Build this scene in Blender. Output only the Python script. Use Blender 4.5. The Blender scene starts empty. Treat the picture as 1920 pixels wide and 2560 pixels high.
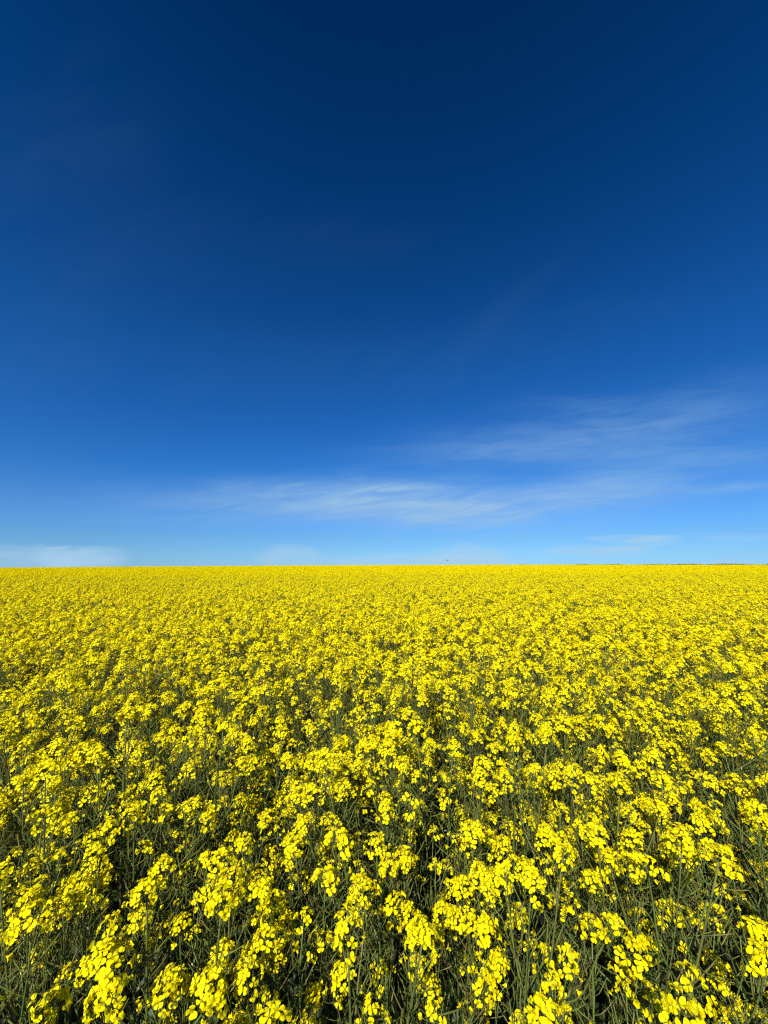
import bpy, math, random
import numpy as np
from mathutils import Vector, Matrix, Quaternion

R = math.radians
rng = random.Random(7)
sc = bpy.context.scene
COL = sc.collection

# ------------------------------------------------------------------ camera, world, sun, exposure
PITCH, ROLL = 7.45, 0.2
CAM_Z = 1.75
cam_data = bpy.data.cameras.new('camera')
cam_data.sensor_fit = 'HORIZONTAL'
cam_data.sensor_width = 26.0
cam_data.lens = 13.0
cam_data.clip_start = 0.02
cam_data.clip_end = 20000
cam = bpy.data.objects.new('camera', cam_data)
COL.objects.link(cam)
cam.location = (0, 0, CAM_Z)
cam.rotation_mode = 'QUATERNION'
cam.rotation_quaternion = (Quaternion((1, 0, 0), R(90 + PITCH)) @ Quaternion((0, 0, 1), R(-ROLL)))
sc.camera = cam

SUN_EL, SUN_AZ = 40.0, 202.0          # azimuth clockwise from +Y (the view direction)
world = bpy.data.worlds.new("World")
sc.world = world
world.use_nodes = True
nt = world.node_tree
N, L = nt.nodes, nt.links
bg = N['Background']
bg.inputs[1].default_value = 0.0835
sky = N.new('ShaderNodeTexSky')
sky.sky_type = 'NISHITA'
sky.sun_disc = False
sky.sun_elevation = R(SUN_EL)
sky.sun_rotation = R(SUN_AZ)


def mth(op, a, b=None, c=None, clamp=False):
    n = N.new('ShaderNodeMath')
    n.operation = op
    n.use_clamp = clamp
    for i, v in enumerate((a, b, c)):
        if v is None:
            continue
        if isinstance(v, (int, float)):
            n.inputs[i].default_value = v
        else:
            L.new(v, n.inputs[i])
    return n.outputs[0]


tc = N.new('ShaderNodeTexCoord')
sep = N.new('ShaderNodeSeparateXYZ')
L.new(tc.outputs['Generated'], sep.inputs[0])
dx, dy, dz = sep.outputs
az = mth('MULTIPLY', mth('ARCTAN2', dx, dy), 57.29578)
el = mth('MULTIPLY', mth('ARCSINE', dz), 57.29578)
elc = mth('MULTIPLY', el, 1 / 90.0, clamp=True)
lift = N.new('ShaderNodeCombineXYZ')   # the crisp, haze-free air of the photo: no grey band at the very horizon
L.new(dx, lift.inputs[0])
L.new(dy, lift.inputs[1])
L.new(mth('MAXIMUM', dz, 0.0646), lift.inputs[2])
L.new(lift.outputs[0], sky.inputs['Vector'])
# the clear, dry, polarised blue of that day: Nishita graded by elevation
grade = N.new('ShaderNodeValToRGB')
GRADE = [  # elevation, rgb factor
    (0, (0.4002, 0.6838, 1.0518)),
    (1, (0.3643, 0.6682, 1.0726)),
    (2, (0.3011, 0.6208, 1.1039)),
    (4, (0.2163, 0.5295, 1.0769)),
    (8, (0.1692, 0.4549, 0.93)),
    (12.5, (0.0925, 0.4089, 0.8693)),
    (19.6, (0.0626, 0.3669, 0.8195)),
    (27, (0.0465, 0.344, 0.7683)),
    (35, (0.0327, 0.2891, 0.6868)),
    (45, (0.014, 0.2381, 0.5605)),
    (59, (0, 0.159, 0.3828)),
    (90, (0, 0.101, 0.2543))]
cr = grade.color_ramp
while len(cr.elements) < len(GRADE):
    cr.elements.new(0.5)
for e, (p, c) in zip(cr.elements, GRADE):
    e.position = p / 90.0
for e, (p, c) in zip(cr.elements, GRADE):
    e.color = (*c, 1)
L.new(elc, grade.inputs[0])
mul = N.new('ShaderNodeMix')
mul.data_type = 'RGBA'
mul.blend_type = 'MULTIPLY'
mul.inputs[0].default_value = 1
L.new(sky.outputs[0], mul.inputs[6])
L.new(grade.outputs[0], mul.inputs[7])

# thin cirrus: wispy noise, in the azimuth / elevation of the sky, gathered where the streaks are
dyc = mth('MAXIMUM', dy, 0.02)
tu, tv = mth('DIVIDE', dx, dyc), mth('DIVIDE', dz, dyc)      # a flat chart of the sky in front


def chart(sx, sy, rise):
    c = N.new('ShaderNodeCombineXYZ')
    L.new(mth('MULTIPLY', tu, sx), c.inputs[0])
    L.new(mth('MULTIPLY', mth('SUBTRACT', tv, mth('MULTIPLY', tu, rise)), sy), c.inputs[1])
    return c.outputs[0]


def noise(vec, scale, detail, dist, rough, w=0.0):
    n = N.new('ShaderNodeTexNoise')
    n.inputs['Scale'].default_value = scale
    n.inputs['Detail'].default_value = detail
    n.inputs['Distortion'].default_value = dist
    n.inputs['Roughness'].default_value = rough
    v = N.new('ShaderNodeVectorMath')
    v.operation = 'ADD'
    v.inputs[1].default_value = (w, w * 1.7, w * .3)
    L.new(vec, v.inputs[0])
    L.new(v.outputs[0], n.inputs['Vector'])
    return n.outputs['Fac']


def smooth(x, a, b):
    n = N.new('ShaderNodeMapRange')
    n.interpolation_type = 'SMOOTHSTEP'
    L.new(x, n.inputs[0])
    n.inputs[1].default_value = a
    n.inputs[2].default_value = b
    return n.outputs[0]


low_chart, high_chart = chart(2.2, 13.0, 0.05), chart(2.4, 4.2, 0.5)
wisp = smooth(noise(low_chart, 1.0, 5, 0.5, 0.52), 0.25, 0.78)
fibre_chart = chart(3.6, 26.0, 0.14)
fine = smooth(noise(fibre_chart, 1.3, 8, 1.4, 0.58, 3.1), 0.26, 0.76)
edge = mth('SUBTRACT', noise(low_chart, 1.5, 6, 0.5, 0.55, 9.4), 0.5)
tex_low = mth('ADD', mth('MULTIPLY', wisp, 0.62), mth('MULTIPLY', fine, 0.45))
tex_high = smooth(noise(high_chart, 1.1, 5, 0.6, 0.5, 5.2), 0.25, 0.8)
low_fine = chart(9.0, 45.0, 0.0)
tex_band = smooth(noise(low_fine, 1.0, 4, 0.3, 0.5, 2.2), 0.1, 0.7)
edge_low = mth('SUBTRACT', noise(low_fine, 0.9, 7, 0.5, 0.6, 7.7), 0.5)
edge_high = mth('SUBTRACT', noise(high_chart, 0.9, 4, 0.4, 0.5, 1.4), 0.5)


CLOUDS = [  # centre across and up the chart, half-length, half-height, rise to the right, density, layer
    (-0.1699, 0.1596, 0.4144, 0.0472, 0.01, 0.46, 'mid'),
    (0.1464, 0.1339, 0.3401, 0.0518, 0, 0.6, 'mid'),
    (0.4267, 0.1489, 0.2799, 0.0421, 0.12, 0.44, 'mid'),
    (0.0253, 0.1912, 0.1958, 0.0162, 0, 0.26, 'mid'),
    (0.6120, 0.1829, 0.2077, 0.0274, 0.1, 0.24, 'mid'),
    (0.3487, 0.3023, 0.2854, 0.0411, 0.05, 0.22, 'mid'),
    (0.6137, 0.3567, 0.3622, 0.0786, 0.15, 0.2, 'mid'),
    (0.8449, 0.4147, 0.1887, 0.0530, 0.2, 0.09, 'mid'),
    (0.8812, 0.2914, 0.2849, 0.0565, 0.1, 0.18, 'mid'),
    (0.6153, 0.2228, 0.2702, 0.0302, 0.14, 0.18, 'mid'),
    (-0.9203, 0.0098, 0.1913, 0.0322, 0, 0.52, 'low'),
    (-0.7832, 0.0129, 0.1077, 0.0286, 0, 0.46, 'low'),
    (-0.2450, 0.0122, 0.0741, 0.0286, 0, 0.52, 'low'),
    (0.0837, 0.0004, 0.2268, 0.0190, 0, 0.6, 'low'),
    (0.2154, 0.0094, 0.0956, 0.0286, 0, 0.55, 'low'),
    (0.6281, 0.0594, 0.0922, 0.0085, 0, 0.5, 'low'),
    (0.6788, 0.0468, 0.0868, 0.0136, 0.12, 0.5, 'low'),
    (0.5515, 0.0285, 0.1198, 0.0107, -0.02, 0.66, 'low'),
    (0.9313, 0.1942, 0.1346, 0.0112, 0.05, 0.28, 'mid'),
    (0.9270, 0.0607, 0.0902, 0.0096, 0, 0.26, 'low'),
    (0.9068, -0.0060, 0.0835, 0.0107, 0, 0.44, 'low'),
    (-0.7510, 0.9842, 0.3100, 0.2642, -0.5, 0.055, 'high'),
    (-0.9782, 1.2173, 0.1661, 0.3300, 0.3, 0.045, 'high'),
    (-0.1438, 0.9219, 0.2943, 0.0901, 0, 0.045, 'high'),
    (0.3144, 0.6748, 0.1948, 0.0565, 0.9, 0.06, 'high'),
    (0.6549, 0.7087, 0.1435, 0.0341, 0.15, 0.055, 'high'),
    (0.1934, 0.5238, 0.3316, 0.0819, 0.25, 0.05, 'high'),
    (-0.2667, 0.5526, 0.5376, 0.0964, 0, 0.04, 'high'),
    (-0.9872, 0.5826, 0.2314, 0.2254, 0, 0.05, 'high')]
totals = {True: None, False: None}
for u0, v0, ru, rv, rise, dens, layer in CLOUDS:
    high, low = layer == 'high', layer == 'low'
    da = mth('SUBTRACT', tu, u0)
    de = mth('SUBTRACT', mth('SUBTRACT', tv, v0), mth('MULTIPLY', da, rise))
    u = mth('DIVIDE', da, ru)
    v = mth('ADD', mth('DIVIDE', de, rv), mth('MULTIPLY', edge_high if high else (edge_low if low else edge), 1.7 if low else 1.9))
    r2 = mth('ADD', mth('MULTIPLY', u, u), mth('MULTIPLY', v, v))
    soft = mth('SUBTRACT', 1.0, smooth(r2, 0.55, 1.9)) if low else mth('EXPONENT', mth('MULTIPLY', r2, -0.9))
    m = mth('MULTIPLY', soft, dens * (0.22 if high else (0.8 if low else 1.1)))
    m = mth('MULTIPLY', m, mth('ADD', mth('MULTIPLY', tex_high if high else (tex_band if low else tex_low), 0.6 if low else 1.1), 0.55 if low else 0.25))
    totals[low] = m if totals[low] is None else mth('ADD', totals[low], m)
ahead = mth('GREATER_THAN', dy, 0.0)
air = mul.outputs[2]
for low, tint in ((False, (2.35, 3.95, 5.9)), (True, (3.0, 4.7, 6.3))):
    cl = N.new('ShaderNodeMix')
    cl.data_type = 'RGBA'
    L.new(mth('MULTIPLY', totals[low], ahead, clamp=True), cl.inputs[0])
    L.new(air, cl.inputs[6])
    cl.inputs[7].default_value = (*tint, 1)
    air = cl.outputs[2]
L.new(air, bg.inputs[0])

sun_data = bpy.data.lights.new('sun', 'SUN')
sun_data.energy = 5.0
sun_data.angle = R(0.5)
sun_data.color = (1.0, 0.95, 0.87)
sun = bpy.data.objects.new('sun', sun_data)
COL.objects.link(sun)
sun.rotation_mode = 'QUATERNION'
sun_dir = Vector((math.sin(R(SUN_AZ)) * math.cos(R(SUN_EL)), math.cos(R(SUN_AZ)) * math.cos(R(SUN_EL)), math.sin(R(SUN_EL))))
sun.rotation_quaternion = sun_dir.to_track_quat('Z', 'Y')
sun.location = (-5, -8, 12)

sc.view_settings.view_transform = 'Standard'
sc.view_settings.look = 'None'
sc.view_settings.exposure = 0.68
sc.view_settings.gamma = 1.0
sc.view_settings.use_curve_mapping = False
sc.render.engine = 'CYCLES'
sc.cycles.max_bounces = 6
sc.cycles.diffuse_bounces = 3
sc.cycles.use_denoising = False
sc.cycles.pixel_filter_type = 'BLACKMAN_HARRIS'
sc.cycles.filter_width = 1.25
sc.render.film_transparent = False


# ------------------------------------------------------------------ materials
def leafy(name, ramp, trans, trans_tint, rough, spec=0.3, noise_scale=None, dark=None):
    m = bpy.data.materials.new(name)
    m.use_nodes = True
    t = m.node_tree
    n, l = t.nodes, t.links
    p = n['Principled BSDF']
    out = n['Material Output']
    oi = n.new('ShaderNodeObjectInfo')
    geo = n.new('ShaderNodeNewGeometry')
    add = n.new('ShaderNodeMath')
    add.operation = 'ADD'
    l.new(oi.outputs['Random'], add.inputs[0])
    l.new(geo.outputs['Random Per Island'], add.inputs[1])
    fr = n.new('ShaderNodeMath')
    fr.operation = 'FRACT'
    l.new(add.outputs[0], fr.inputs[0])
    cr = n.new('ShaderNodeValToRGB')
    while len(cr.color_ramp.elements) < len(ramp):
        cr.color_ramp.elements.new(0.5)
    for e, (pos, c) in zip(cr.color_ramp.elements, ramp):
        e.position = pos
    for e, (pos, c) in zip(cr.color_ramp.elements, ramp):
        e.color = (*c, 1)
    l.new(fr.outputs[0], cr.inputs[0])
    colr = cr.outputs[0]
    if noise_scale:
        tcn = n.new('ShaderNodeTexCoord')
        nz = n.new('ShaderNodeTexNoise')
        nz.inputs['Scale'].default_value = noise_scale
        nz.inputs['Detail'].default_value = 3
        l.new(tcn.outputs['Object'], nz.inputs['Vector'])
        mr = n.new('ShaderNodeMapRange')
        mr.inputs[1].default_value = 0.35
        mr.inputs[2].default_value = 0.7
        l.new(nz.outputs['Fac'], mr.inputs[0])
        mx = n.new('ShaderNodeMix')
        mx.data_type = 'RGBA'
        l.new(mr.outputs[0], mx.inputs[0])
        l.new(colr, mx.inputs[6])
        mx.inputs[7].default_value = (*dark, 1)
        colr = mx.outputs[2]
    l.new(colr, p.inputs['Base Color'])
    p.inputs['Roughness'].default_value = rough
    p.inputs['Specular IOR Level'].default_value = spec
    if trans:
        tr = n.new('ShaderNodeBsdfTranslucent')
        tm = n.new('ShaderNodeMix')
        tm.data_type = 'RGBA'
        tm.blend_type = 'MULTIPLY'
        tm.inputs[0].default_value = 1
        l.new(colr, tm.inputs[6])
        tm.inputs[7].default_value = (*trans_tint, 1)
        l.new(tm.outputs[2], tr.inputs['Color'])
        ms = n.new('ShaderNodeMixShader')
        ms.inputs[0].default_value = trans
        l.new(p.outputs[0], ms.inputs[1])
        l.new(tr.outputs[0], ms.inputs[2])
        l.new(ms.outputs[0], out.inputs['Surface'])
    return m


M_PETAL = leafy('yellow_petal', [(0, (0.82, 0.645, 0.001)), (0.3, (0.82, 0.73, 0.002)), (0.75, (0.81, 0.78, 0.003)), (1, (0.81, 0.80, 0.006))], 0.28, (1, 0.88, 0.4), 0.6, 0.06, 240.0, (0.80, 0.65, 0.001))
M_BUD = leafy('bud', [(0, (0.42, 0.44, 0.02)), (0.6, (0.62, 0.56, 0.012)), (1, (0.74, 0.62, 0.012))], 0.15, (1, 1, 0.6), 0.5)
M_STEM = leafy('green_stem', [(0, (0.072, 0.105, 0.018)), (0.5, (0.102, 0.138, 0.026)), (0.8, (0.118, 0.138, 0.028)), (1, (0.115, 0.09, 0.026))], 0, None, 0.5, 0.3, 9.0, (0.058, 0.075, 0.020))
M_POD = leafy('green_pod', [(0, (0.072, 0.102, 0.014)), (0.5, (0.108, 0.132, 0.019)), (0.75, (0.122, 0.118, 0.021)), (1, (0.108, 0.080, 0.022))], 0, None, 0.48, 0.3)
M_LEAF = leafy('bluish_leaf', [(0, (0.035, 0.066, 0.018)), (0.6, (0.05, 0.085, 0.023)), (1, (0.075, 0.10, 0.024))], 0.2, (0.9, 1, 0.4), 0.45, 0.35, 30.0, (0.036, 0.060, 0.014))
M_DRY = leafy('dry_petal', [(0, (0.62, 0.55, 0.38)), (1, (0.72, 0.68, 0.52))], 0.3, (1, 1, 1), 0.7)
MATS = [M_PETAL, M_BUD, M_STEM, M_POD, M_LEAF, M_DRY]
PETAL, BUD, STEM, POD, LEAF, DRY = range(6)


# ------------------------------------------------------------------ mesh building
class MD:
    """verts and faces gathered by kind of surface; build() links them as one mesh."""
    def __init__(self):
        self.v, self.f, self.m = [], [], []
        self.n = 0

    def add(self, verts, faces, mat):
        verts = np.asarray(verts, dtype=np.float64).reshape(-1, 3)
        self.v.append(verts)
        o = self.n
        self.f.extend([tuple(i + o for i in f) for f in faces])
        self.m.extend([mat] * len(faces))
        self.n += len(verts)

    def join(self, other, mat4=None):
        if not other.n:
            return
        v = np.concatenate(other.v)
        if mat4 is not None:
            a = np.array(mat4)
            v = v @ a[:3, :3].T + a[:3, 3]
        o = self.n
        self.v.append(v)
        self.f.extend([tuple(i + o for i in f) for f in other.f])
        self.m.extend(other.m)
        self.n += len(v)

    def mesh(self, name):
        me = bpy.data.meshes.new(name)
        used = sorted(set(self.m))
        me.from_pydata(np.concatenate(self.v).tolist(), [], self.f)
        for u in used:
            me.materials.append(MATS[u])
        lut = {u: i for i, u in enumerate(used)}
        me.polygons.foreach_set('material_index', [lut[i] for i in self.m])
        me.polygons.foreach_set('use_smooth', [True] * len(self.f))
        me.update()
        return me


def frame_for(d):
    d = np.asarray(d, float)
    d = d / np.linalg.norm(d)
    a = np.array([0, 0, 1.0]) if abs(d[2]) < 0.9 else np.array([1.0, 0, 0])
    x = np.cross(a, d)
    x /= np.linalg.norm(x)
    return x, np.cross(d, x), d


def tube(md, pts, radii, sides, mat, cap=True):
    pts = np.asarray(pts, float)
    n = len(pts)
    V, F = [], []
    x, y, d0 = frame_for(pts[1] - pts[0])
    for i in range(n):
        d = pts[min(i + 1, n - 1)] - pts[max(i - 1, 0)]
        d = d / (np.linalg.norm(d) + 1e-9)
        x = x - d * np.dot(x, d)
        x /= np.linalg.norm(x)
        y = np.cross(d, x)
        for k in range(sides):
            a = 2 * math.pi * k / sides
            V.append(pts[i] + (x * math.cos(a) + y * math.sin(a)) * radii[i])
    for i in range(n - 1):
        for k in range(sides):
            k2 = (k + 1) % sides
            F.append((i * sides + k, i * sides + k2, (i + 1) * sides + k2, (i + 1) * sides + k))
    if cap:
        F.append(tuple((n - 1) * sides + k for k in range(sides)))
    md.add(V, F, mat)


def rand_unit(r):
    a = r.uniform(0, 2 * math.pi)
    z = r.uniform(-1, 1)
    s = math.sqrt(1 - z * z)
    return np.array([s * math.cos(a), s * math.sin(a), z])


def add_flower(md, pos, axis, r, lod, size):
    """one open flower: four rounded petals on narrow claws, cross-shaped"""
    x, y, z = frame_for(axis)
    tw = r.uniform(0, math.pi)
    pinch = r.uniform(.0, .32)
    flare = R(r.uniform(52, 88)) if r.random() > 0.16 else R(r.uniform(15, 40))
    for k in range(4):
        a = tw + k * math.pi / 2 + (pinch if k % 2 else -pinch) * .6 + r.uniform(-0.16, 0.16)
        fl = flare + R(r.uniform(-14, 14))
        o = x * math.cos(a) + y * math.sin(a)
        s = -x * math.sin(a) + y * math.cos(a)
        sz = size * r.uniform(0.88, 1.1)
        wv = r.uniform(-0.25, 0.55)
        roll = r.uniform(-0.3, 0.3)

        def P(t, w):
            claw = 0.0036
            if t < 0.28:
                q = t / 0.28
                c, zz = 0.0008 + 0.0006 * q, claw * q
            else:
                q = (t - 0.28) / 0.72
                ang = fl * (0.75 + 0.45 * q)
                Lq = 0.0098 * q
                c, zz = 0.0014 + Lq * math.sin(ang), claw + Lq * math.cos(ang)
            zz += wv * abs(w) + roll * w * 0.6
            return pos + (o * c + z * zz + s * w) * sz
        if lod == 0:
            rows = [(0, .0006, 0), (.30, .0010, 0), (.54, .0031, 0), (.78, .0047, -.01), (.93, .0037, -.02), (1.0, .0014, 0)]
            V, F = [], []
            for t, w, e in rows:
                V += [P(t + e, -w), P(t, 0), P(t + e, w)]
            for i in range(len(rows) - 1):
                for j in range(2):
                    F.append((i * 3 + j, i * 3 + j + 1, i * 3 + j + 4, i * 3 + j + 3))
        elif lod == 1:
            V = [P(.1, -.0006), P(.1, .0006), P(.62, -.0042), P(.62, .0042), P(.97, -.0034), P(.97, .0034)]
            F = [(0, 1, 3, 2), (2, 3, 5, 4)]
        else:
            V = [P(.15, 0), P(.68, .0056), P(1.02, 0), P(.68, -.0056)]
            F = [(0, 1, 2, 3)]
        md.add(V, F, PETAL)
    if lod == 0:                       # stamens and pistil
        for k in range(5):
            a = tw + k * 1.26
            d = z + 0.28 * (x * math.cos(a) + y * math.sin(a))
            p1 = pos + d * 0.0066 * size
            tube(md, [pos, p1, p1 + z * 0.0013], [.0003, .0003, .0007], 3, BUD)


def make_head(seed, lod):
    """flower head: a dome of open flowers on pedicels round the tip of a raceme. Returns (flowers, buds)."""
    r = random.Random(seed)
    fl, bd = MD(), MD()
    nf = (r.choice([14, 17, 20, 24]) if seed < 500 + NBIG else r.choice([6, 8, 10, 13]))
    g = r.uniform(0, 6.28)
    depth = r.uniform(.012, .030) if seed < 500 + NBIG else r.uniform(.012, .022)
    for i in range(nf):
        f = i / (nf - 1)
        a = g + i * 2.39996 + r.uniform(-.35, .35)
        z0 = -depth * (1 - f) + r.uniform(-.003, .003)
        elv = R(2 + 64 * f ** 1.2 + r.uniform(-14, 14))
        d = np.array([math.cos(a) * math.cos(elv), math.sin(a) * math.cos(elv), math.sin(elv)])
        ln = r.uniform(.017, .032) * (1.0 - .38 * f)
        base = np.array([0, 0, z0])
        tip = base + d * ln
        ax = d + np.array([0, 0, r.uniform(-.1, .7)]) + rand_unit(r) * .55
        if lod < 2:
            mid = base + d * ln * .5 - np.array([0, 0, .0012])
            tube(fl, [base, mid, tip], [.0006, .0006, .0008], 3, STEM, False)
        add_flower(fl, tip, ax, r, lod, r.uniform(.73, .94) * (1, 1.1, 1.55)[lod])
    nb = r.randint(9, 16)
    if lod == 0:
        tube(fl, [(0, 0, -depth - .012), (0, 0, -depth * .4), (0, 0, .005)], [.0013, .0012, .0009], 5, STEM)
    for i in range(nb if lod < 2 else 3):
        f = i / nb
        a = i * 2.39996
        elv = R(25 + 60 * f)
        d = np.array([math.cos(a) * math.cos(elv), math.sin(a) * math.cos(elv), math.sin(elv)])
        b0 = np.array([0, 0, .003])
        p0 = b0 + d * r.uniform(.004, .010) * (1.1 - .5 * f)
        ax = d * .6 + np.array([0, 0, .8])
        ax /= np.linalg.norm(ax)
        ll = r.uniform(.0045, .0075) * (1.15 - .5 * f)
        rr = ll * .24
        if lod == 0:
            tube(bd, [b0, p0], [.0004, .0005], 3, STEM, False)
            tube(bd, [p0, p0 + ax * ll * .25, p0 + ax * ll * .65, p0 + ax * ll], [rr * .5, rr, rr * .9, rr * .25], 5, BUD)
        else:
            tube(bd, [p0, p0 + ax * ll * .5, p0 + ax * ll], [rr * .6, rr * 1.1, rr * .3], 3, BUD)
    return fl, bd


def make_pods(seed, lod):
    """the seed pods below a flower head, on their stalks round the stem"""
    r = random.Random(seed)
    md = MD()
    n = (r.choice([14, 18, 22]) if lod == 0 else 13) if lod < 2 else 5
    length = r.uniform(.16, .28)
    g = r.uniform(0, 6.28)
    for i in range(n):
        f = i / n                      # 0 just below the flowers, 1 oldest
        a = g + i * 2.39996 + r.uniform(-.3, .3)
        z0 = -.045 - length * f
        elv = R(r.uniform(15, 55))
        d = np.array([math.cos(a) * math.cos(elv), math.sin(a) * math.cos(elv), math.sin(elv)])
        ln = r.uniform(.013, .022)
        b = np.array([0, 0, z0])
        p1 = b + d * ln
        if r.random() < .08 and lod == 0:   # a withered flower still on its stalk
            tube(md, [b, p1], [.0007, .0007], 3, POD, False)
            if r.random() < .16:
                tube(md, [p1, p1 + d * .004, p1 + d * .010 - np.array([0, 0, .003])], [.0012, .0022, .0006], 4, DRY)
            continue
        pl = r.uniform(.018, .030) + .030 * f * r.uniform(.6, 1)
        e2 = elv + R(r.uniform(-5, 30))
        d2 = np.array([math.cos(a) * math.cos(e2), math.sin(a) * math.cos(e2), math.sin(e2)])
        side = np.cross(d2, [0, 0, 1]) * r.uniform(-.12, .12)
        q = [p1 + d2 * pl * t + np.array([0, 0, 1]) * pl * .16 * t * t + side * pl * t * t for t in (0, .15, .5, .82, 1)]
        rad = r.uniform(.0010, .0015)
        if lod == 0:
            tube(md, [b, b + d * ln * .5 - np.array([0, 0, .001]), p1], [.0008, .0007, .0008], 3, STEM, False)
            tube(md, q, [rad * .7, rad, rad * 1.05, rad * .8, rad * .3], 4, POD)
        else:
            tube(md, [b, p1], [.0008, .0008], 3, STEM, False)
            tube(md, [q[0], q[2], q[4]], [rad, rad * 1.1, rad * .5], 3, POD)
    return md


def make_leaf(seed, lod, length, width, lower):
    r = random.Random(seed)
    md = MD()
    ts = [0, .12, .3, .5, .7, .87, 1] if lod == 0 else [0, .3, .7, 1]
    cols = [-1, -.5, 0, .5, 1] if lod == 0 else [-1, 0, 1]
    V, F = [], []
    ph = r.uniform(0, 6)
    for t in ts:
        if lower:
            w = width * (.10 + .9 * max(0, math.sin(math.pi * min(1, t ** .8 * 1.02))) ** .8 * (1 if t > .15 else .35))
        else:
            w = width * (.75 - .1 * t) * (1 - t ** 2.2) + .0008
        el = .9 - 1.5 * t * (1 if lower else .7)
        zz = length * (.55 * t - .62 * t * t)
        xx = length * (t - .12 * t * t)
        for c in cols:
            z = zz + abs(c) * w * .35 + .12 * w * math.sin(ph + 9 * t + 3 * c) * abs(c)
            V.append((xx, c * w * .5 * (1 + .12 * math.sin(ph * 2 + 23 * t)), z))
    nc = len(cols)
    for i in range(len(ts) - 1):
        for j in range(nc - 1):
            F.append((i * nc + j, i * nc + j + 1, (i + 1) * nc + j + 1, (i + 1) * nc + j))
    md.add(V, F, LEAF)
    if lod == 0:
        tube(md, [(0, 0, -.001), (length * .45, 0, length * (.2475 - .1255) - .0015), (length * .95, 0, length * (.5225 - .5596) - .001)], [.0016, .0012, .0004], 3, STEM, False)
    return md


NBIG, NHEAD, NPOD, NLEAF = 9, 16, 8, 8
LEAFDIM = []
lr = random.Random(3)
for k in range(NLEAF):
    low = k < 4
    LEAFDIM.append((lr.uniform(.11, .19), lr.uniform(.045, .07), True) if low else (lr.uniform(.05, .09), lr.uniform(.014, .024), False))


def plant_layout(seed):
    """stem curves, and where heads and leaves sit on one plant"""
    r = random.Random(seed)
    H = r.uniform(.98, 1.16)
    lean = R(r.uniform(0, 9))
    la = r.uniform(0, 6.28)
    tip = np.array([math.cos(la) * math.tan(lean) * H, math.sin(la) * math.tan(lean) * H, H])
    bend = np.array([r.uniform(-.03, .03), r.uniform(-.03, .03), 0])

    def main(t):
        return tip * t * np.array([t ** .5 if t > 0 else 0, t ** .5 if t > 0 else 0, 1]) + bend * math.sin(math.pi * t)
    curves, heads, leaves = [], [], []
    ts = np.linspace(0, 1, 12)
    curves.append(([main(t) for t in ts], [.0052 * (1 - t) + .0016 * t for t in ts], 6))
    d = main(1) - main(.93)
    heads.append((main(1), d / np.linalg.norm(d), r.uniform(.98, 1.2), r.randrange(NBIG), r.randrange(NPOD)))
    nb = r.choice([8, 9, 9, 10, 11])
    a0 = r.uniform(0, 6.28)
    for i in range(nb):
        t = .30 + .50 * (i + r.uniform(0, .8)) / nb
        a = a0 + i * 2.39996 + r.uniform(-.4, .4)
        p0 = main(t)
        top = r.random() < .64
        zt = H * r.uniform(.83, .985) if top else H * r.uniform(.58, .84)
        reach = r.uniform(.06, .20)
        out = np.array([math.cos(a), math.sin(a), 0])
        p2 = p0 + out * reach
        p2[2] = max(zt, p0[2] + .15)
        pc = p0 + out * reach * .85 + np.array([0, 0, (p2[2] - p0[2]) * .42])
        wob = np.array([r.uniform(-.012, .012), r.uniform(-.012, .012), 0])
        q = [(1 - s) ** 2 * p0 + 2 * s * (1 - s) * pc + s * s * p2 + wob * math.sin(6.28 * s) for s in np.linspace(0, 1, 9)]
        curves.append((q, list(np.linspace(.0025, .0012, 9)), 5))
        d = q[-1] - q[-2]
        hv = r.randrange(NBIG) if top and r.random() < .7 else NBIG + r.randrange(NHEAD - NBIG)
        heads.append((q[-1], d / np.linalg.norm(d), r.uniform(.80, 1.15), hv, r.randrange(NPOD)))
        if i % 2 == 0:
            leaves.append((p0, a + r.uniform(-.3, .3), r.uniform(.8, 1.15), 4 + r.randrange(4)))
    for i in range(4):
        t = .05 + .10 * i + r.uniform(0, .1)
        leaves.append((main(t), r.uniform(0, 6.28), r.uniform(.8, 1.2), r.randrange(4)))
    return curves, heads, leaves


def head_matrix(p, d, s, spin):
    q = Vector((0, 0, 1)).rotation_difference(Vector(d))
    return Matrix.Translation(Vector(p)) @ (q @ Quaternion((0, 0, 1), spin)).to_matrix().to_4x4() @ Matrix.Diagonal((s, s, s, 1))


def leaf_matrix(p, a, s):
    return Matrix.Translation(Vector(p)) @ Matrix.Rotation(a, 4, 'Z') @ Matrix.Diagonal((s, s, s, 1))


def stem_md(curves, lod):
    md = MD()
    for pts, rad, sides in curves:
        if lod == 0:
            tube(md, pts, rad, sides, STEM)
        else:
            tube(md, pts[::3] if lod == 1 else pts[::4], rad[::3] if lod == 1 else rad[::4], 3, STEM, False)
    return md


NPLANT = 16
LAYOUT = [plant_layout(100 + k) for k in range(NPLANT)]


# ------------------------------------------------------------------ the ground: a hilltop, falling away in front
def ground_z(x, y):
    r = math.hypot(x, y)
    if r < 60:
        return 0.0
    if r < 105:
        return -(r - 60) ** 2 / 6000
    return -0.3375 - 0.015 * (r - 105)


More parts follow.
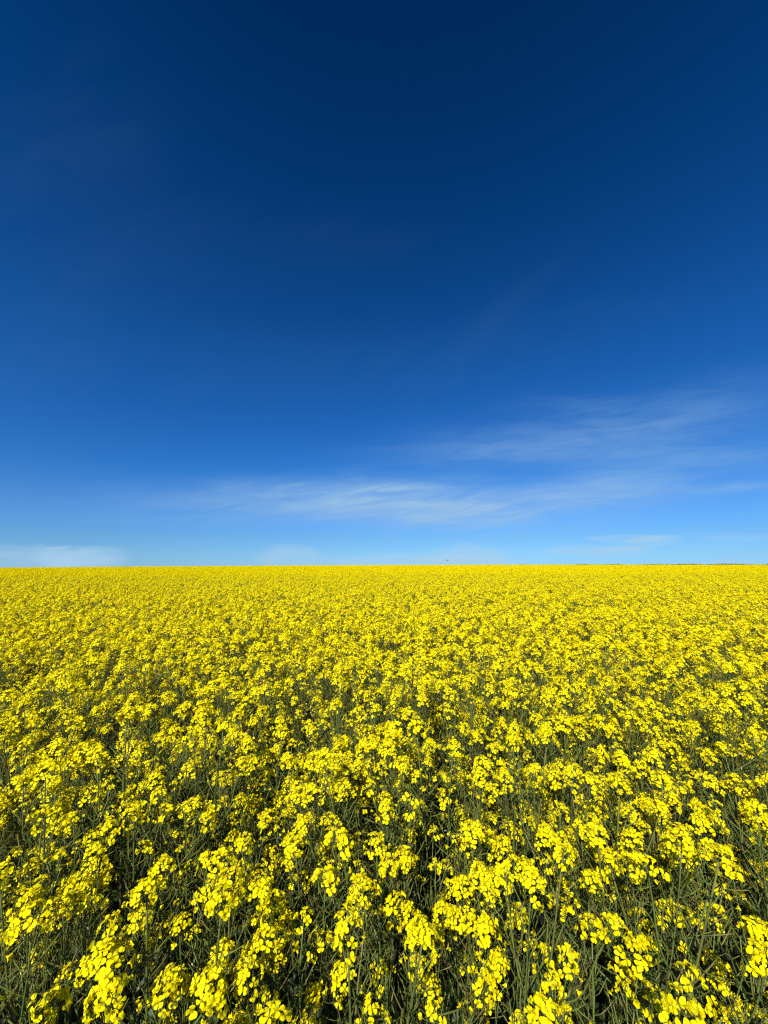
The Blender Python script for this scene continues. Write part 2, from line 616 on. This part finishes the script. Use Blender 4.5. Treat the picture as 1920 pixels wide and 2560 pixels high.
def build_ground():
    rings = [0, .5, 1, 2, 3, 4, 6, 9, 14, 20, 30, 45, 60, 66, 72, 78, 84, 90, 97, 105, 130, 170, 240, 350, 520, 800, 1500, 3000, 6000]
    seg = 96
    V, F = [(0, 0, 0)], []
    for r in rings[1:]:
        for k in range(seg):
            a = 2 * math.pi * k / seg
            x, y = r * math.cos(a), r * math.sin(a)
            V.append((x, y, ground_z(x, y)))
    for k in range(seg):
        F.append((0, 1 + k, 1 + (k + 1) % seg))
    for i in range(len(rings) - 2):
        for k in range(seg):
            k2 = (k + 1) % seg
            F.append((1 + i * seg + k, 1 + (i + 1) * seg + k, 1 + (i + 1) * seg + k2, 1 + i * seg + k2))
    me = bpy.data.meshes.new('ground')
    me.from_pydata(V, [], F)
    m = bpy.data.materials.new('field_soil')
    m.use_nodes = True
    n, l = m.node_tree.nodes, m.node_tree.links
    p = n['Principled BSDF']
    tcn = n.new('ShaderNodeTexCoord')
    nz = n.new('ShaderNodeTexNoise')
    nz.inputs['Scale'].default_value = 9
    nz.inputs['Detail'].default_value = 8
    l.new(tcn.outputs['Object'], nz.inputs['Vector'])
    cr = n.new('ShaderNodeValToRGB')
    cr.color_ramp.elements[0].position = .35
    cr.color_ramp.elements[0].color = (.012, .010, .004, 1)
    cr.color_ramp.elements[1].position = .7
    cr.color_ramp.elements[1].color = (.028, .022, .011, 1)
    l.new(nz.outputs['Fac'], cr.inputs[0])
    l.new(cr.outputs[0], p.inputs['Base Color'])
    p.inputs['Roughness'].default_value = .95
    b = n.new('ShaderNodeBump')
    b.inputs['Strength'].default_value = .6
    b.inputs['Distance'].default_value = .03
    l.new(nz.outputs['Fac'], b.inputs['Height'])
    l.new(b.outputs[0], p.inputs['Normal'])
    me.materials.append(m)
    o = bpy.data.objects.new('ground', me)
    COL.objects.link(o)
    o['kind'] = 'structure'
    return o


build_ground()

# ------------------------------------------------------------------ the plants one can tell apart
head_me, bud_me, pod_me, leaf_me = [], [], [], []
for k in range(NHEAD):
    f, b = make_head(500 + k, 0)
    head_me.append(f.mesh('flower_head'))
    bud_me.append(b.mesh('bud_cluster'))
for k in range(NPOD):
    pod_me.append(make_pods(700 + k, 0).mesh('seed_pod_spray'))
for k in range(NLEAF):
    leaf_me.append(make_leaf(900 + k, 0, *LEAFDIM[k]).mesh('leaf'))


def link(name, data, parent=None, mat=None):
    o = bpy.data.objects.new(name, data)
    COL.objects.link(o)
    if parent is not None:
        o.parent = parent
    if mat is not None:
        o.matrix_local = mat
    return o


def build_plant(k):
    curves, heads, leaves = LAYOUT[k]
    root = link('rapeseed_plant', None)
    root.empty_display_size = .1
    root['category'] = 'rapeseed plant'
    link('stem', stem_md(curves, 0).mesh('stem'), root)
    for i, (p, d, s, h, pd) in enumerate(heads):
        ho = link('flower_head', head_me[h], root, head_matrix(p, d, s, i * 1.7 + k))
        link('bud_cluster', bud_me[h], ho)
        link('seed_pod_spray', pod_me[pd], ho)
    for p, a, s, lf in leaves:
        link('leaf', leaf_me[lf], root, leaf_matrix(p, a, s))
    return root


def copy_tree(o, parent=None):
    c = o.copy()
    COL.objects.link(c)
    c.parent = parent
    for ch in KIDS[o.name]:
        copy_tree(ch, c)
    return c


# rows across the view, each plant at its own jittered place in its row
pr = random.Random(21)
ROW0, DROW, DX = 0.47, 0.166, 0.168
spots, row = [], 0
while len(spots) < 300:
    y0 = ROW0 + row * DROW
    half = 1.0 * y0 + .02
    n = max(3, int(2 * half / DX))
    for i in range(n):
        x = -half + (i + .5) * 2 * half / n + pr.uniform(-.085, .085)
        y = y0 + pr.uniform(-.085, .085)
        if len(spots) < 300:
            spots.append((row, x, y))
    row += 1
Y_END = ROW0 + (row - .5) * DROW
last_row = row - 1

ORD = ['', 'second ', 'third ', 'fourth ', 'fifth ', 'sixth ', 'seventh ', 'eighth ', 'ninth ', 'tenth ', 'eleventh ', 'twelfth ',
       'thirteenth ', 'fourteenth ', 'fifteenth ', 'sixteenth ', 'seventeenth ', 'eighteenth ', 'nineteenth ', 'twentieth ']
ROWNAME = ['nearest', 'second', 'third', 'fourth', 'fifth', 'sixth', 'seventh', 'eighth', 'ninth', 'tenth', 'eleventh', 'twelfth',
           'thirteenth', 'fourteenth', 'fifteenth', 'sixteenth', 'seventeenth', 'eighteenth', 'nineteenth', 'twentieth']
COUNT = {9: 'nine', 10: 'ten', 11: 'eleven', 12: 'twelve'}
PROTO, KIDS = [], {}
for k in range(NPLANT):
    PROTO.append(build_plant(k))
bpy.context.view_layer.update()
for o in list(COL.objects):
    KIDS[o.name] = list(o.children)
byrow = {}
for s in spots:
    byrow.setdefault(s[0], []).append(s)
count = 0
for rw in sorted(byrow):
    line = sorted(byrow[rw], key=lambda s: s[1])
    for rank, (_, x, y) in enumerate(line):
        k = pr.randrange(NPLANT) if count >= NPLANT else count
        root = PROTO[k] if count < NPLANT else copy_tree(PROTO[k])
        count += 1
        h = pr.uniform(.87, 1.07)
        w = h * pr.uniform(.92, 1.1)
        root.location = (x, y, ground_z(x, y))
        tilt = (R(pr.gauss(0, 4.0)), R(pr.gauss(0, 4.0)))
        root.rotation_euler = (tilt[0], tilt[1], pr.uniform(0, 6.283))
        root.scale = (w, w, h)
        nh = len(LAYOUT[k][1])
        build = 'tall' if h > 1.02 else ('low' if h < .94 else 'mid-height')
        n = len(line)
        if rank < (n + 1) // 2:
            place = 'leftmost' if rank == 0 else ORD[rank] + 'from the left'
        else:
            q = n - 1 - rank
            place = 'rightmost' if q == 0 else ORD[q] + 'from the right'
        root['label'] = '%s yellow rapeseed plant with %s flower heads, %s in the %s row' % (build, COUNT[nh], place, ROWNAME[rw])
        root['group'] = 'rapeseed plants in bloom at the near edge of the field'

# ------------------------------------------------------------------ the rest of the crop: past counting, one object
LOD1 = []
heads1 = [make_head(500 + k, 1) for k in range(NHEAD)]
pods1 = [make_pods(700 + k, 1) for k in range(NPOD)]
leaf1 = [make_leaf(900 + k, 1, *LEAFDIM[k]) for k in range(NLEAF)]
heads2 = [make_head(500 + k, 2) for k in range(NHEAD)]
pods2 = [make_pods(700 + k, 2) for k in range(NPOD)]


def joined(k, lod):
    curves, heads, leaves = LAYOUT[k]
    md = MD()
    md.join(stem_md(curves, lod))
    for i, (p, d, s, h, pd) in enumerate(heads):
        m = head_matrix(p, d, s, i * 1.7 + k)
        for part in ((heads1 if lod == 1 else heads2)[h] + ((pods1 if lod == 1 else pods2)[pd],)):
            md.join(part, m)
    if lod == 1:
        for p, a, s, lf in leaves:
            md.join(leaf1[lf], leaf_matrix(p, a, s))
    return md


SRC = []
for k in range(NPLANT):
    SRC.append(bpy.data.objects.new('crop_plant', joined(k, 1).mesh('crop_plant')))
PATCH = 1.5
NPATCH = 5
J2 = [joined(k, 2) for k in range(NPLANT)]
qr = random.Random(5)
for p in range(NPATCH):
    md = MD()
    g = 9
    for i in range(g):
        for j in range(g):
            x = (i + .5 + qr.uniform(-.45, .45)) / g * PATCH - PATCH / 2
            y = (j + .5 + qr.uniform(-.45, .45)) / g * PATCH - PATCH / 2
            h = qr.uniform(.90, 1.06)
            m = Matrix.Translation((x, y, 0)) @ Matrix.Rotation(qr.gauss(0, R(4)), 4, 'X') @ Matrix.Rotation(qr.uniform(0, 6.28), 4, 'Z') @ Matrix.Diagonal((1.05, 1.05, h, 1))
            md.join(J2[qr.randrange(NPLANT)], m)
    SRC.append(bpy.data.objects.new('crop_patch', md.mesh('crop_patch')))

pts, rots, scl, idx = [], [], [], []
Y_MID = 20.0
fr_ = random.Random(11)


def in_front(x, y):                    # ground already planted with the individual plants
    rr = (y - ROW0) / DROW + .5
    if rr < 0 or y > Y_END:
        return False
    return abs(x) < 1.0 * (ROW0 + round(rr - .5) * DROW) + .02 + .13


step = .168
ny = int(Y_MID / step)
for j in range(ny):
    y0 = .50 + (j + .5) * step - .10
    hw = y0 * 1.12 + 1.6
    for i in range(int(2 * hw / step)):
        x = -hw + (i + .5) * step + fr_.uniform(-.085, .085)
        y = y0 + fr_.uniform(-.085, .085)
        if in_front(x, y):
            continue
        pts.append((x, y, ground_z(x, y)))
        rots.append((fr_.gauss(0, R(4)), fr_.gauss(0, R(4)), fr_.uniform(0, 6.283)))
        s = fr_.uniform(.87, 1.07)
        scl.append((s * 1.02, s * 1.02, s))
        idx.append(fr_.randrange(NPLANT))
y_start = .50 + ny * step - .05
nrow = int((118 - y_start) / PATCH)
for j in range(nrow):
    y = y_start + (j + .5) * PATCH
    hw = y * 1.1 + 2
    for i in range(int(2 * hw / PATCH) + 1):
        x = -hw + (i + .5) * PATCH
        if math.hypot(x, y) > 125:
            continue
        pts.append((x, y, ground_z(x, y)))
        rots.append((0, 0, fr_.randrange(4) * math.pi / 2))
        s = fr_.uniform(.96, 1.04)
        scl.append((1, 1, s))
        idx.append(NPLANT + fr_.randrange(NPATCH))

fm = bpy.data.meshes.new('rapeseed_crop')
fm.from_pydata(pts, [], [])
a = fm.attributes.new('rot', 'FLOAT_VECTOR', 'POINT')
a.data.foreach_set('vector', np.array(rots, dtype=np.float32).ravel())
a = fm.attributes.new('scl', 'FLOAT_VECTOR', 'POINT')
a.data.foreach_set('vector', np.array(scl, dtype=np.float32).ravel())
a = fm.attributes.new('idx', 'INT', 'POINT')
a.data.foreach_set('value', np.array(idx, dtype=np.int32))
crop = bpy.data.objects.new('rapeseed_crop', fm)
COL.objects.link(crop)
crop['kind'] = 'stuff'
crop['category'] = 'crop'
crop['label'] = 'yellow rapeseed in bloom covering the field from behind the nearest plants to the horizon'
ng = bpy.data.node_groups.new('crop_plants', 'GeometryNodeTree')
ng.interface.new_socket('Geometry', in_out='INPUT', socket_type='NodeSocketGeometry')
ng.interface.new_socket('Geometry', in_out='OUTPUT', socket_type='NodeSocketGeometry')
gi = ng.nodes.new('NodeGroupInput')
go = ng.nodes.new('NodeGroupOutput')
jn = ng.nodes.new('GeometryNodeJoinGeometry')
for s in reversed(SRC):
    oi = ng.nodes.new('GeometryNodeObjectInfo')
    oi.inputs['Object'].default_value = s
    oi.inputs['As Instance'].default_value = True
    ng.links.new(oi.outputs['Geometry'], jn.inputs[0])
iop = ng.nodes.new('GeometryNodeInstanceOnPoints')
ng.links.new(gi.outputs[0], iop.inputs['Points'])
ng.links.new(jn.outputs[0], iop.inputs['Instance'])
iop.inputs['Pick Instance'].default_value = True


def named(n, t):
    x = ng.nodes.new('GeometryNodeInputNamedAttribute')
    x.data_type = t
    x.inputs[0].default_value = n
    return x.outputs[0]


ng.links.new(named('idx', 'INT'), iop.inputs['Instance Index'])
e2r = ng.nodes.new('FunctionNodeEulerToRotation')
ng.links.new(named('rot', 'FLOAT_VECTOR'), e2r.inputs[0])
ng.links.new(e2r.outputs[0], iop.inputs['Rotation'])
ng.links.new(named('scl', 'FLOAT_VECTOR'), iop.inputs['Scale'])
ng.links.new(iop.outputs[0], go.inputs[0])
md_ = crop.modifiers.new('plants', 'NODES')
md_.node_group = ng

# ------------------------------------------------------------------ far hedgerow behind the crest, on the right
hr = random.Random(4)
V, F = [], []
M_HEDGE = leafy('dark_hedge_leaves', [(0, (.10, .12, .03)), (1, (.16, .16, .04))], .15, (1, 1, .5), .6)
az0, az1 = math.atan(.285), math.atan(1.25)
na = 520
for i in range(na):
    t = i / na
    a = az0 + (az1 - az0) * t
    dist = 470 + 25 * math.sin(t * 9) + hr.uniform(-4, 4)
    bx, by = dist * math.sin(a), dist * math.cos(a)
    gz = ground_z(bx, by)
    hgt = 4.25 + .22 * math.sin(t * 23) + .25 * math.sin(t * 61 + 1) + (1.0 * math.exp(-((t - .74) / .07) ** 2)) + hr.uniform(-.15, .15)
    hgt *= min(1, .80 + t * 1.4)
    for k in range(26):
        c = np.array([bx + hr.gauss(0, .8), by + hr.gauss(0, 1.2), gz + hgt * hr.random() ** .6])
        u, v = rand_unit(hr) * .55, rand_unit(hr) * .4
        o = len(V)
        V += [c - u, c - v, c + u, c + v]
        F.append((o, o + 1, o + 2, o + 3))
me = bpy.data.meshes.new('distant_hedgerow')
me.from_pydata([tuple(v) for v in V], [], F)
me.materials.append(M_HEDGE)
hedge = bpy.data.objects.new('distant_hedgerow', me)
COL.objects.link(hedge)
hedge['kind'] = 'stuff'
hedge['category'] = 'hedgerow'
hedge['label'] = 'thin dark line of distant hedge and trees along the horizon at right'

# ------------------------------------------------------------------ the bird low over the field
M_BIRD = leafy('dark_feathers', [(0, (.02, .02, .024)), (1, (.03, .03, .034))], 0, None, .6)


def build_bird():
    V, F = [], []
    prof = [(-.26, .012, .0), (-.20, .03, 0), (-.12, .05, 0), (0, .068, 0), (.10, .062, .005), (.16, .036, .02), (.20, .040, .032), (.235, .026, .034), (.25, .010, .030), (.285, .003, .024)]
    s = 10
    for x, rad, z in prof:
        for k in range(s):
            a = 2 * math.pi * k / s
            V.append((x, rad * math.cos(a), z + rad * .92 * math.sin(a)))
    for i in range(len(prof) - 1):
        for k in range(s):
            k2 = (k + 1) % s
            F.append((i * s + k, i * s + k2, (i + 1) * s + k2, (i + 1) * s + k))
    F.append(tuple(range(s)))
    F.append(tuple((len(prof) - 1) * s + k for k in range(s)))
    me = bpy.data.meshes.new('bird')
    for sg in (-1, 1):                 # wings raised in the upstroke, part of the one body
        st = [(.02, .10, -.12, .0), (.14, .11, -.10, .07), (.26, .12, -.08, .13), (.36, .08, -.10, .16), (.44, .0, -.14, .17)]
        o = len(V)
        for yy, le, te, zz in st:
            for xx, th in ((le, 0), ((le + te) / 2 + .03, .010), (te, 0), ((le + te) / 2 + .03, -.006)):
                V.append((xx, sg * yy, zz + .02 + th))
        for i in range(len(st) - 1):
            for k in range(4):
                k2 = (k + 1) % 4
                F.append((o + i * 4 + k, o + i * 4 + k2, o + i * 4 + 4 + k2, o + i * 4 + 4 + k))
        F.append((o + len(st) * 4 - 4, o + len(st) * 4 - 3, o + len(st) * 4 - 2, o + len(st) * 4 - 1))
    o = len(V)                          # fanned tail
    for yy in (-.06, -.03, 0, .03, .06):
        V += [(-.20, yy * .35, .006), (-.40 + abs(yy) * .4, yy, .004), (-.20, yy * .35, -.004), (-.40 + abs(yy) * .4, yy, -.002)]
    for i in range(4):
        b = o + i * 4
        F += [(b, b + 1, b + 5, b + 4), (b + 2, b + 6, b + 7, b + 3), (b + 1, b + 3, b + 7, b + 5)]
    me.from_pydata(V, [], F)
    me.polygons.foreach_set('use_smooth', [True] * len(F))
    me.materials.append(M_BIRD)
    o = bpy.data.objects.new('bird', me)
    COL.objects.link(o)
    o['category'] = 'bird'
    o['label'] = 'tiny dark bird flying low over the yellow field against the pale sky'
    return o


bird = build_bird()
by_ = 105.0
bird.location = (by_ * (1117.5 - 960) / 961, by_, CAM_Z + by_ * .0040)
bird.rotation_euler = (R(12), R(-6), R(25))
